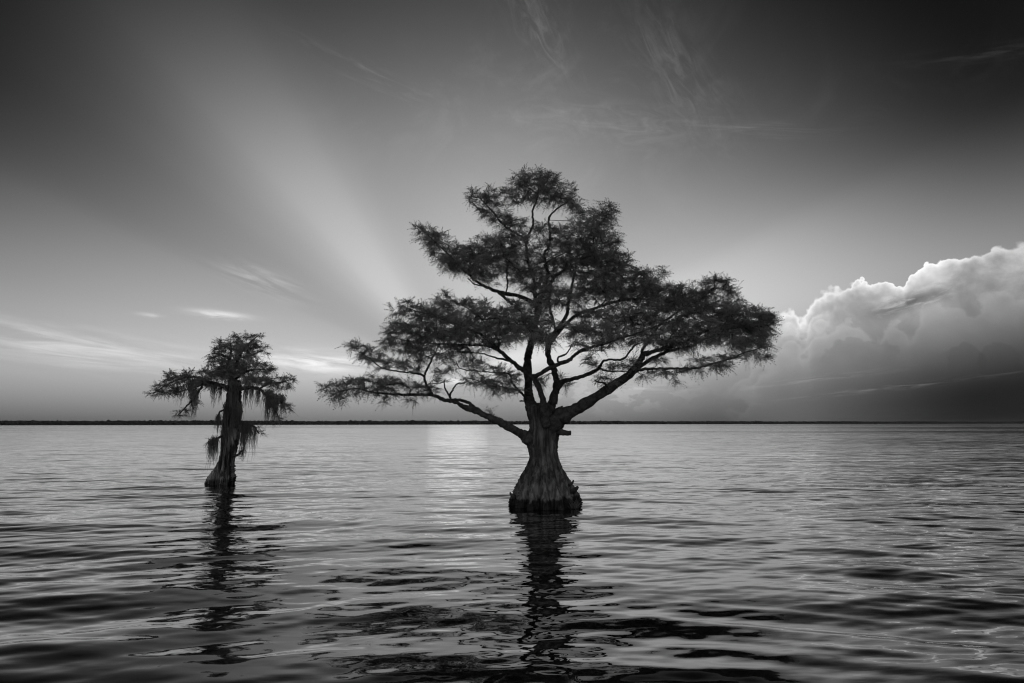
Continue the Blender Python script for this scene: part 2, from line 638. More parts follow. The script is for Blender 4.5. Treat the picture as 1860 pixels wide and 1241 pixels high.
def grid(xs, ys, fade):
    Xg, Yg = np.meshgrid(xs, ys)
    Z = wave(Xg, Yg) * fade(Xg, Yg) if fade else np.zeros_like(Xg)
    nx, ny = len(xs), len(ys)
    v = np.stack([Xg, Yg, Z], -1).reshape(-1, 3)
    i = np.arange(nx - 1)[None, :] + np.arange(ny - 1)[:, None] * nx
    q = np.stack([i, i + 1, i + 1 + nx, i + nx], -1).reshape(-1, 4)
    return v, q


def geo(a, b_, s0, s1):
    """coordinates from a to b with steps growing from s0 to s1"""
    out_, x = [a], a
    while x < b_:
        t = (x - a) / (b_ - a)
        x += s0 * (s1 / s0) ** min(t, 1)
        out_.append(min(x, b_))
    return np.array(out_)


xs_c = np.arange(-15, 15.001, 0.055)
xr = geo(15, 120, 0.07, 5.0)[1:]
xf = geo(120, 9000, 6, 900)[1:]
xs = np.concatenate([-xf[::-1], -xr[::-1], xs_c, xr, xf])
ys = np.concatenate([[-9000, -2000, -400, -80, -20, -6, -2, 0.5], np.arange(1.5, 11, 0.032), np.arange(11, 22, 0.05), geo(22, 120, 0.06, 3.0), geo(120, 9000, 5, 900)[1:]])
fade = lambda x, y: np.clip((70 - np.hypot(x, y)) / 45, 0, 1) * np.clip((y - 0.5) / 1.0, 0, 1)
v, q = grid(xs, ys, fade)
me = bpy.data.meshes.new('lake_water')
me.vertices.add(len(v)); me.vertices.foreach_set('co', v.astype(np.float32).ravel())
me.loops.add(q.size); me.loops.foreach_set('vertex_index', q.astype(np.int32).ravel())
me.polygons.add(len(q))
me.polygons.foreach_set('loop_start', np.arange(0, q.size, 4, dtype=np.int32))
me.polygons.foreach_set('loop_total', np.full(len(q), 4, dtype=np.int32))
me.update(calc_edges=True)
me.polygons.foreach_set('use_smooth', [True] * len(q))
me.materials.append(m_water)
lake = bpy.data.objects.new('lake_water', me)
COL.objects.link(lake)
lake['kind'] = 'structure'

# ------------------------------------------------------------------ far shore and its wood
shore = np.array([(-6000, 1000), (-2600, 1150), (-1200, 1250), (-300, 1550), (300, 1850), (900, 2150), (2600, 2750), (6000, 3200)], float)
sh = spline(shore, 12)
M = Mesh()
n = len(sh)
vv = np.vstack([np.column_stack([sh, np.full(n, -0.2)]), np.column_stack([sh + [0, 3], np.full(n, 0.35)]), np.column_stack([sh[:, 0] * 1.4, np.full(n, 8800.0), np.full(n, 0.4)])])
M.add(vv, [(j * n + i, j * n + i + 1, (j + 1) * n + i + 1, (j + 1) * n + i) for j in range(2) for i in range(n - 1)])
land = M.build('far_shore', m_land)
land['kind'] = 'structure'

import bmesh
bm = bmesh.new()
bmesh.ops.create_icosphere(bm, subdivisions=2, radius=1.0)
ICOV = np.array([w.co[:] for w in bm.verts])
ICOF = [[w.index for w in f.verts] for f in bm.faces]
bm.free()
seg = np.hypot(*np.diff(sh, axis=0).T)
cum = np.concatenate([[0], np.cumsum(seg)])
M = Mesh()
tr_ = np.random.default_rng(3)
s = 0.0
while s < cum[-1]:
    s += tr_.uniform(2.0, 5.0)
    x = np.interp(s, cum, sh[:, 0]); y = np.interp(s, cum, sh[:, 1])
    if abs(math.atan2(x, y)) > R(56):
        continue
    gap = 0.75 + 0.25 * math.sin(s * 0.011) + 0.15 * math.sin(s * 0.037 + 1)
    for row in range(2):
        w = tr_.uniform(3.2, 6.5)
        hgt = tr_.uniform(8.6, 10.6) * (0.82 + 0.18 * gap) * (1 + 0.15 * (tr_.random() < 0.06))
        c = np.array([x + tr_.normal(0, 3), y + 8 + row * 14, hgt * 0.52])
        r_ = 1 + 0.22 * tr_.normal(size=(len(ICOV), 1)) * 0.6
        M.add(c + ICOV * r_ * [w, w, hgt * 0.55], ICOF)
wood = M.build('distant_wood', m_wood, None, False)
tag(wood, 'low dark wooded shoreline running along the whole horizon', 'treeline', kind='stuff')


# ------------------------------------------------------------------ trees
def trunk_mesh(mesh, prof, D, seg=96, flutes=9, seed=1, twist=0.0, depth=0.9, fl_amp=0.16, zflare=0.9, below=0.35, rag=0.014):
    """prof: rows (py, left px, right px); revolve with buttress flutes that deepen to the foot"""
    rg = np.random.default_rng(seed)
    prof = spline(prof, 9)
    rows = []
    for py, l, r_ in prof:
        a, c = P(l, py, D), P(r_, py, D)
        rows.append(((a[0] + c[0]) / 2, a[2], (c[0] - a[0]) / 2))
    rows = np.array(rows)
    z0 = rows[-1, 1]
    rows = np.vstack([rows, [rows[-1, 0], min(z0, 0) - below, rows[-1, 2] * 1.08]])
    ph = np.arange(seg) / seg * 2 * math.pi
    fp = rg.uniform(0, 2 * math.pi, 4)
    fine = rg.normal(size=seg)
    fine = np.convolve(np.r_[fine, fine, fine], [0.25, 0.5, 0.25], 'same')[seg:2 * seg]
    V = []
    for cx, z, r_ in rows:
        k = math.exp(-max(z, 0) / zflare)
        p2 = ph + twist * z
        f = np.abs(np.sin(flutes / 2 * p2 + fp[0] + 0.5 * np.sin(2 * p2 + fp[1]))) - 0.6
        g = np.sin(3 * p2 + fp[2]) * 0.5 + np.sin(5 * p2 + fp[3]) * 0.4
        rj = r_ * (1 + fl_amp * k * f * 1.3 + (0.03 + 0.05 * k) * g + (0.022 + 0.02 * k) * fine + 0.012 * rg.normal(size=seg))
        rj *= 1.0 / np.max(np.abs(np.cos(ph)) * rj / r_) if False else 1.0
        hw = max((np.cos(ph) * rj).max(), 1e-6), max((-np.cos(ph) * rj).max(), 1e-6)
        xx = np.cos(ph) * rj
        e1, e2 = rg.normal(0, rag, 2)
        xx = np.where(xx > 0, xx * r_ * (1 + e1) / hw[0], xx * r_ * (1 + e2) / hw[1])
        V.append(np.column_stack([cx + xx, D + np.sin(ph) * rj * depth, np.full(seg, z)]))
    nr = len(V)
    f = []
    for i in range(nr - 1):
        for j in range(seg):
            kk = (j + 1) % seg
            f.append((i * seg + j, (i + 1) * seg + j, (i + 1) * seg + kk, i * seg + kk))
    f.append(tuple(range(seg)))
    mesh.add(np.vstack(V), f)


def path3(pts, D):
    """rows (px, py, toward-far offset m, diameter px) -> 3D points and radii"""
    p = spline(np.array(pts, float), 7)
    q = np.array([P(a, c, D + o) for a, c, o, w in p])
    rad = p[:, 3] / 2 / F * (D + p[:, 2])
    return q, np.maximum(rad, 0.004)


def blades(centre, axis, k, rg, ln=(0.07, 0.15), wd=(0.012, 0.021), spread=0.9, up=0.25, down=0.0):
    """k narrow feather blades fanning from centre along axis"""
    dirs = rg.normal(size=(k, 3)) * spread
    dirs += axis * 1.0
    dirs[:, 2] += up - down
    dirs /= np.linalg.norm(dirs, axis=1)[:, None] + 1e-9
    l = rg.uniform(*ln, size=(k, 1))
    w = rg.uniform(*wd, size=(k, 1))
    side = np.cross(dirs, rg.normal(size=(k, 3)))
    side /= np.linalg.norm(side, axis=1)[:, None] + 1e-9
    c = centre + rg.normal(size=(k, 3)) * 0.012
    bend = np.array([0, 0, -1.0]) * l * 0.12
    mid = c + dirs * l * 0.45
    tip = c + dirs * l + bend
    return np.stack([c, mid + side * w * 0.5, tip, mid - side * w * 0.5], 1)


def sprays(a, c, ax, ns, rg, ln, wd, droop, pairs=6):
    """flat feathery branchlets along a twig: a rachis with two ranks of narrow leaflets"""
    t = rg.uniform(0.05, 1.08, (ns, 1))
    o = a + (c - a) * t
    r_ = rg.normal(size=(ns, 3)) * [0.8, 0.8, 0.32] + ax * [0.75, 0.75, 0.6]
    r_[:, 2] += 0.32 - droop
    r_ /= np.linalg.norm(r_, axis=1)[:, None] + 1e-9
    l = rg.uniform(*ln, size=(ns, 1))
    nrm = rg.normal(size=(ns, 3)) * 0.6 + [0, -0.25, 0.8]
    side = np.cross(r_, nrm)
    side /= np.linalg.norm(side, axis=1)[:, None] + 1e-9
    u = np.linspace(0.12, 1.0, pairs)
    out_ = []
    for sg in (-1, 1):
        for s_ in u:
            p = o + r_ * l * s_ + np.array([0, 0, -1.0]) * l * 0.18 * s_ * s_
            d_ = r_ * (0.55 + 0.6 * s_) + side * sg * rg.uniform(0.6, 1.0, (ns, 1)) + rg.normal(size=(ns, 3)) * 0.12
            d_ /= np.linalg.norm(d_, axis=1)[:, None]
            ll = l * rg.uniform(0.22, 0.36, (ns, 1)) * (1.0 - 0.55 * s_)
            w = rg.uniform(*wd, size=(ns, 1)) * 0.5
            sd = np.cross(d_, nrm)
            sd /= np.linalg.norm(sd, axis=1)[:, None] + 1e-9
            m_ = p + d_ * ll * 0.5
            out_.append(np.stack([p, m_ + sd * w, p + d_ * ll, m_ - sd * w], 1))
    return np.concatenate(out_)


def grow(tree, D, limbs, pads, seed, spacing, dens, kblade, ln, wd, droop_rule):
    """limbs: list of branch lists; pads: capsules of foliage in the crown's volume.
    Twigs reach from the nearest limb into every pad (minimum spanning growth)."""
    rg = np.random.default_rng(seed)
    nodes, owner, orad = [], [], []
    meshes = [Mesh() for _ in limbs]
    for li, br in enumerate(limbs):
        for pts in br:
            q, rad = path3(pts, D)
            if len(rad) > 8:
                kn = np.interp(np.arange(len(rad)), np.arange(0, len(rad) + 3, 3), rg.normal(size=len(np.arange(0, len(rad) + 3, 3))))
                rad = rad * (1 + 0.09 * kn)
            dl = np.linalg.norm(np.diff(q, axis=0), axis=1).mean()
            wob = rg.normal(size=q.shape) * np.minimum(rad, 0.03)[:, None] * 0.25
            wob[0] = wob[-1] = 0
            q = q + wob
            sides = 14 if rad.max() > 0.09 else (9 if rad.max() > 0.04 else 6)
            tube(meshes[li], q, rad, sides, 0.04)
            nodes += list(q); owner += [li] * len(q); orad += list(rad)
    nodes = np.array(nodes); owner = np.array(owner)
    # attraction points
    pts, droop, away = [], [], []
    for (x1, y1, x2, y2, r_, off, sprd) in pads:
        r_ = r_ * 1.16 + 1.0
        area = (math.hypot(x2 - x1, y2 - y1) * 2 * r_ + math.pi * r_ * r_) * (D / F) ** 2
        cnt = max(4, int(area / spacing ** 2 * dens * (0.6 + sprd)))
        for _ in range(cnt):
            t = rg.random()
            a = rg.uniform(0, 2 * math.pi); rho = math.sqrt(rg.random()) * r_
            x = x1 + (x2 - x1) * t + math.cos(a) * rho
            y = y1 + (y2 - y1) * t + math.sin(a) * rho * 0.92
            o = off + rg.uniform(-1, 1) * sprd
            pts.append(P(x, y, D + o)); droop.append(droop_rule(math.sin(a) * rho / max(r_, 1)))
    pts = np.array(pts)
    N = len(pts)
    # Prim growth from the limbs
    dist = np.full(N, 1e9); par = np.full(N, -1)
    for i0 in range(0, len(nodes), 400):
        d2 = np.linalg.norm(pts[:, None] - nodes[None, i0:i0 + 400], axis=2)
        j = d2.argmin(1); dm = d2[np.arange(N), j]
        upd = dm < dist
        dist[upd] = dm[upd]; par[upd] = j[upd] + i0
    par = par.copy(); order = []
    done = np.zeros(N, bool)
    depthcost = np.zeros(N)
    K = len(nodes)
    for _ in range(N):
        i = int(np.where(done, 1e9, dist).argmin())
        done[i] = True; order.append(i)
        dn = np.linalg.norm(pts - pts[i], axis=1) * 1.0 + 0.02
        upd = (~done) & (dn < dist)
        dist[upd] = dn[upd]; par[upd] = K + i
    own = np.zeros(N, int)
    for i in order:
        own[i] = owner[par[i]] if par[i] < K else own[par[i] - K]
    cnt = np.ones(N)
    for i in reversed(order):
        if par[i] >= K:
            cnt[par[i] - K] += cnt[i]
    allp = np.vstack([nodes, pts])
    print('twigs', N)
    for i in order:
        a, c = allp[par[i]], pts[i]
        r1_ = min(0.0026 * math.sqrt(cnt[i]) + 0.001, 0.020)
        L_ = np.linalg.norm(c - a)
        mid = (a + c) / 2 + rg.normal(size=3) * L_ * 0.10 + [0, 0, 0.04 * L_]
        tube(meshes[own[i]], [a, mid, c], [r1_ * 1.15, r1_, r1_ * 0.7], 3 if r1_ < 0.012 else 5, 0.0, False)
    leaf = [[] for _ in limbs]
    for i in range(N):
        a, c = allp[par[i]], pts[i]
        ax = c - a
        L_ = np.linalg.norm(ax)
        ax = ax / (L_ + 1e-9)
        dr = droop[i]
        if L_ > 1.2:
            a = c - ax * 0.4
        ns = max(2, int(round(kblade * (0.5 + 2.0 * min(L_, 0.5)))))
        leaf[own[i]].append(sprays(a, c, ax, ns, rg, ln, wd, dr))
    res = []
    for li in range(len(limbs)):
        o = meshes[li].build('limb', m_limb, tree)
        if leaf[li]:
            fo = quads_object('foliage', np.concatenate(leaf[li]), m_leaf, o)
            fo['kind'] = 'stuff'
        res.append(o)
    return res


# ---- big cypress
D1 = 14.6
base1 = P(992, 914, D1)
T1 = empty('cypress_tree', (base1[0], D1, 0.0))
tag(T1, 'large flat-crowned cypress with flared trunk standing alone in the lake', 'tree')
M = Mesh()
trunk_mesh(M, [(732, 970, 994), (735, 962, 1000), (742, 955, 1007), (755, 959, 1012), (768, 961, 1019), (782, 961, 1020), (795, 957, 1016), (815, 958.5, 1013.5), (832, 961, 1015.5),
               (850, 953.5, 1022.5), (874, 940, 1037), (892, 932, 1049), (905, 926, 1056), (916, 923, 1061)], D1, seg=160, seed=4, flutes=13, fl_amp=0.27, depth=0.72)
trunk1 = M.build('trunk', m_bark, T1)
# broken stubs on the trunk
for pts, sd in (([(1008, 779, -0.1, 15), (1018, 784, -0.2, 12), (1029, 786.5, -0.25, 8.5), (1037, 786.5, -0.28, 8)], 9),
                ([(1034, 882, -0.2, 5), (1040, 877, -0.3, 4), (1041.5, 872, -0.3, 2.4)], 6),
                ([(1040, 893, -0.2, 11), (1047, 887, -0.3, 7), (1050, 884, -0.3, 4)], 7),
                ([(934, 903, -0.2, 9), (928, 898, -0.3, 5), (926.5, 894, -0.3, 2.5)], 6),
                ([(1004, 750, -0.25, 4.5), (1009, 744, -0.3, 4), (1017, 740.5, -0.33, 3.6), (1022, 738, -0.35, 3.2)], 6)):
    M = Mesh()
    q_, r_ = path3(pts, D1)
    tube(M, q_, r_, sd, 0.12)
    M.build('broken_stub', m_limb, trunk1)

LIMBS1 = [
    # left low limb
    [[(975, 806, 0, 30), (962, 797, -0.1, 25), (952, 790, -0.1, 20), (941, 785, -0.12, 16), (913, 769, -0.2, 13.5), (887, 757, -0.25, 12), (864, 745, -0.3, 12), (846, 740.5, -0.3, 9), (838, 737, -0.32, 7)],
     [(862, 742, -0.3, 8), (851, 731, -0.35, 6.5), (833, 726.5, -0.4, 5.5), (812, 727, -0.4, 7), (792, 720, -0.4, 6.5), (771, 717, -0.4, 5.5), (730, 717, -0.3, 4.5), (681, 713, -0.3, 3.5), (647, 706, -0.4, 3), (610, 712, -0.4, 1.8)],
     [(842, 740, -0.3, 7), (830, 731, -0.4, 7.5), (812, 727, -0.4, 7)],
     [(820, 724, -0.4, 4.5), (813, 714, -0.5, 3.6), (808, 704, -0.5, 2.8), (807, 690, -0.5, 2.2)],
     [(817, 719, -0.4, 3.5), (824, 705, -0.3, 3), (831, 697, -0.2, 2.5), (845, 695, 0, 1.8)],
     [(786, 717, -0.4, 5), (776, 702, -0.2, 4.6), (771, 684, -0.1, 4.4), (776, 670, 0, 4), (786, 650, 0.1, 3.3), (795, 632, 0.2, 2.2)],
     [(771, 684, -0.1, 4), (756, 678, -0.2, 3.6), (725, 675, -0.3, 3), (694, 668, -0.4, 2.6), (673, 652, -0.4, 2.2), (650, 638, -0.5, 1.6)],
     [(807, 694, -0.5, 2.2), (790, 697, -0.6, 1.8), (778, 697, -0.6, 1.2)]],
    # right low limb
    [[(985, 792, 0, 30), (1000, 776, -0.1, 36), (1010, 766, -0.15, 34), (1020, 757, -0.2, 30), (1038, 747, -0.3, 24), (1060, 736, -0.4, 21), (1104, 707, -0.6, 17.5), (1143, 680, -0.8, 14.5), (1162, 657, -0.9, 11), (1169, 645, -0.9, 10), (1184, 640, -0.9, 8), (1208, 633, -0.9, 6.5), (1242, 622, -0.8, 5), (1278, 604, -0.7, 4), (1320, 590, -0.6, 3), (1365, 585, -0.6, 2)],
     [(1168, 648, -0.9, 7), (1167, 635, -0.8, 6), (1179, 620, -0.6, 5.5), (1192, 598, -0.4, 4.5), (1220, 575, -0.2, 3.5), (1262, 550, 0, 2.5), (1300, 525, 0, 1.8)],
     [(1140, 684, -0.8, 7.5), (1157, 674, -1.1, 6), (1186, 670, -1.3, 5.2), (1230, 670, -1.5, 4.8), (1263, 669, -1.6, 4.3), (1295, 661, -1.7, 3.8), (1331, 651, -1.8, 3), (1353, 641, -1.9, 2.5), (1390, 630, -1.9, 1.6)],
     [(1150, 676, -0.8, 7), (1165, 665, -0.6, 7), (1184, 653, -0.4, 7), (1208, 641, -0.2, 6), (1232, 634, 0.1, 5), (1256, 628, 0.3, 3.6), (1300, 608, 0.5, 2.5)],
     [(1108, 705, -0.6, 5), (1098, 697, -0.8, 4), (1090, 695, -0.85, 3.4), (1080, 692, -0.9, 2.4)]],
    # left stem and leader
    [[(976, 785, 0, 14), (970, 755, 0, 21), (963.5, 735, 0.05, 21.5), (960, 716, 0.08, 17.5), (960, 700, 0.1, 15), (958, 660, 0.15, 13), (961, 640, 0.2, 12), (970, 605, 0.25, 10.5), (978, 560, 0.3, 9), (989, 522, 0.3, 7), (995, 490, 0.3, 6), (988, 465, 0.3, 5), (999, 444, 0.3, 4.3), (999, 417, 0.3, 3.8), (997, 398, 0.3, 3.6), (1010, 381, 0.3, 3), (1028, 369, 0.3, 2.4), (1049, 354, 0.3, 1.6)],
     [(975, 575, 0.3, 6), (972, 530, 0.2, 6), (969, 505, 0.2, 5.5), (958, 466, 0.1, 5), (958, 433, 0.1, 4.8), (968, 411, 0.1, 4), (968, 384, 0.1, 3.8), (975, 365, 0.1, 3.4), (978, 350, 0.1, 2.6), (984, 310, 0.1, 1.5)],
     [(958, 435, 0.1, 4.4), (934, 422, 0.0, 4), (912, 406, -0.1, 3.5), (895, 384, -0.2, 2.8), (872, 360, -0.3, 1.8)],
     [(976, 352, 0.1, 2.3), (958, 340, 0, 1.7), (945, 335, 0, 1.3)],
     [(998, 400, 0.3, 1.2), (1015, 401, 0.2, 1.1), (1036, 401, 0.2, 0.9)]],
    # upper left limb
    [[(977, 580, 0.25, 8), (972, 553, 0.1, 8), (940, 538, -0.2, 7), (912, 532, -0.4, 6.5), (884, 521, -0.5, 6), (865, 510, -0.6, 5), (838, 486, -0.7, 4.4), (802, 450, -0.9, 3), (768, 418, -1.0, 1.8)],
     [(930, 553, -0.5, 4.5), (922, 545, -0.5, 5), (905, 530, -0.5, 5)],
     [(919, 534, -0.4, 3.6), (922, 515, -0.5, 3.4), (921, 490, -0.6, 3.2), (927, 465, -0.7, 2.6), (930, 445, -0.7, 1.8)],
     [(880, 520, -0.5, 2.8), (862, 516, -0.8, 2.4), (850, 505, -0.9, 2)]],
    # middle left limb from the centre stem
    [[(992, 775, -0.35, 16), (988, 748, -0.45, 15), (986, 725, -0.6, 12), (976, 699, -0.8, 10.5), (968, 686, -0.9, 9.5), (954, 676, -1.0, 8.5), (935, 661, -1.2, 8), (912, 641, -1.4, 7), (893, 623, -1.6, 6), (872, 607, -1.8, 5), (836, 592, -2.0, 3.6), (790, 575, -2.2, 2.6), (740, 560, -2.3, 1.7)],
     [(910, 640, -1.4, 6), (887, 629, -1.3, 5), (841, 626, -1.2, 4), (789, 624, -1.1, 3.2), (745, 620, -1.0, 2.4), (712, 612, -1.0, 1.6)],
     [(930, 657, -1.2, 4.5), (895, 648, -1.0, 3.4), (874, 642, -0.9, 2.8), (840, 640, -0.8, 1.8)],
     [(905, 634, -1.5, 4), (904, 615, -1.4, 3.5), (880, 585, -1.2, 3), (850, 560, -1.0, 2.5), (820, 545, -0.9, 1.6)],
     [(968, 686, -0.9, 8.5), (985, 677, -1.1, 8), (1014, 662, -1.4, 7.5), (1034, 654, -1.6, 7), (1049, 641, -1.8, 6.5), (1069, 633, -2.0, 5.5), (1105, 622, -2.2, 4.5), (1150, 608, -2.4, 3.5), (1200, 590, -2.5, 2.4)],
     [(1049, 641, -1.8, 2.2), (1072, 637, -1.9, 1.6), (1096, 638, -2.0, 1.1)],
     [(1016, 661, -1.4, 4), (1014, 650, -1.4, 4), (1028, 643, -1.5, 3.2), (1040, 625, -1.6, 2.5)]],
    # right stem and upper right limbs
    [[(995, 785, 0.1, 14), (998, 750, 0.2, 17), (1005, 722, 0.4, 15), (1011, 702, 0.5, 12.5), (1006, 670, 0.6, 12), (998, 654, 0.7, 11), (996, 630, 0.8, 10.5), (1008, 605, 0.9, 9), (1028, 575, 1.0, 7), (1034, 545, 1.1, 6), (1046, 485, 1.2, 4), (1050, 450, 1.2, 2.5)],
     [(1002, 620, 0.8, 7), (1020, 598, 1.0, 6.5), (1049, 572, 1.1, 6), (1090, 557, 1.2, 5), (1131, 546, 1.2, 4.2), (1158, 543, 1.2, 3.4), (1220, 550, 1.2, 2.4), (1280, 560, 1.2, 1.6)],
     [(1010, 600, 0.9, 5), (999, 560, 0.5, 5), (998, 527, 0.2, 6), (1006, 505, 0.0, 6), (1024, 491, -0.1, 5), (1036, 474, -0.2, 4.4), (1062, 469, -0.3, 4), (1079, 458, -0.3, 3.5), (1080, 425, -0.3, 2.8), (1103, 390, -0.3, 1.6)],
     [(1006, 505, 0.0, 5), (996, 492, 0, 4.5), (990, 481, 0, 4), (1005, 470, -0.1, 3), (1030, 458, -0.2, 2)],
     [(1090, 557, 1.2, 3), (1100, 545, 1.0, 2.6), (1120, 515, 0.8, 2.2), (1170, 505, 0.6, 1.5)],
     [(1092, 557, 1.2, 2.5), (1085, 548, 1.0, 2), (1078, 540, 0.9, 1.6)]],
    # right middle limb
    [[(1006, 735, 0.2, 14), (1010, 712, 0.1, 11), (1022, 694, -0.1, 9), (1046, 687, -0.3, 8), (1069, 680, -0.5, 7.5), (1088, 669, -0.7, 6), (1098, 655, -0.8, 4.5), (1130, 653, -1.0, 4), (1142, 642, -1.0, 3.6), (1154, 628, -1.0, 3), (1174, 620, -1.1, 2)],
     [(1088, 669, -0.7, 4), (1098, 673, -0.9, 3.6), (1111, 675, -1.0, 3.2), (1140, 675, -1.2, 2.4)]],
    # low left twig limb
    [[(962, 735, 0.0, 6), (952, 719, -0.2, 5), (942, 709, -0.3, 4.2), (930, 695, -0.5, 3.2), (926, 680, -0.6, 3), (905, 677, -0.7, 2.6), (880, 675, -0.8, 2.4), (838, 670, -1.0, 2), (828, 655, -1.0, 1.4)],
     [(941, 709, -0.3, 3.2), (915, 703, -0.6, 2.6), (892, 701, -0.7, 2.2), (870, 692, -0.9, 1.8), (848, 686, -1.0, 1.2)],
     [(953, 729, -0.2, 3), (944, 728.5, -0.3, 2.6)]],
]
C = 0.0
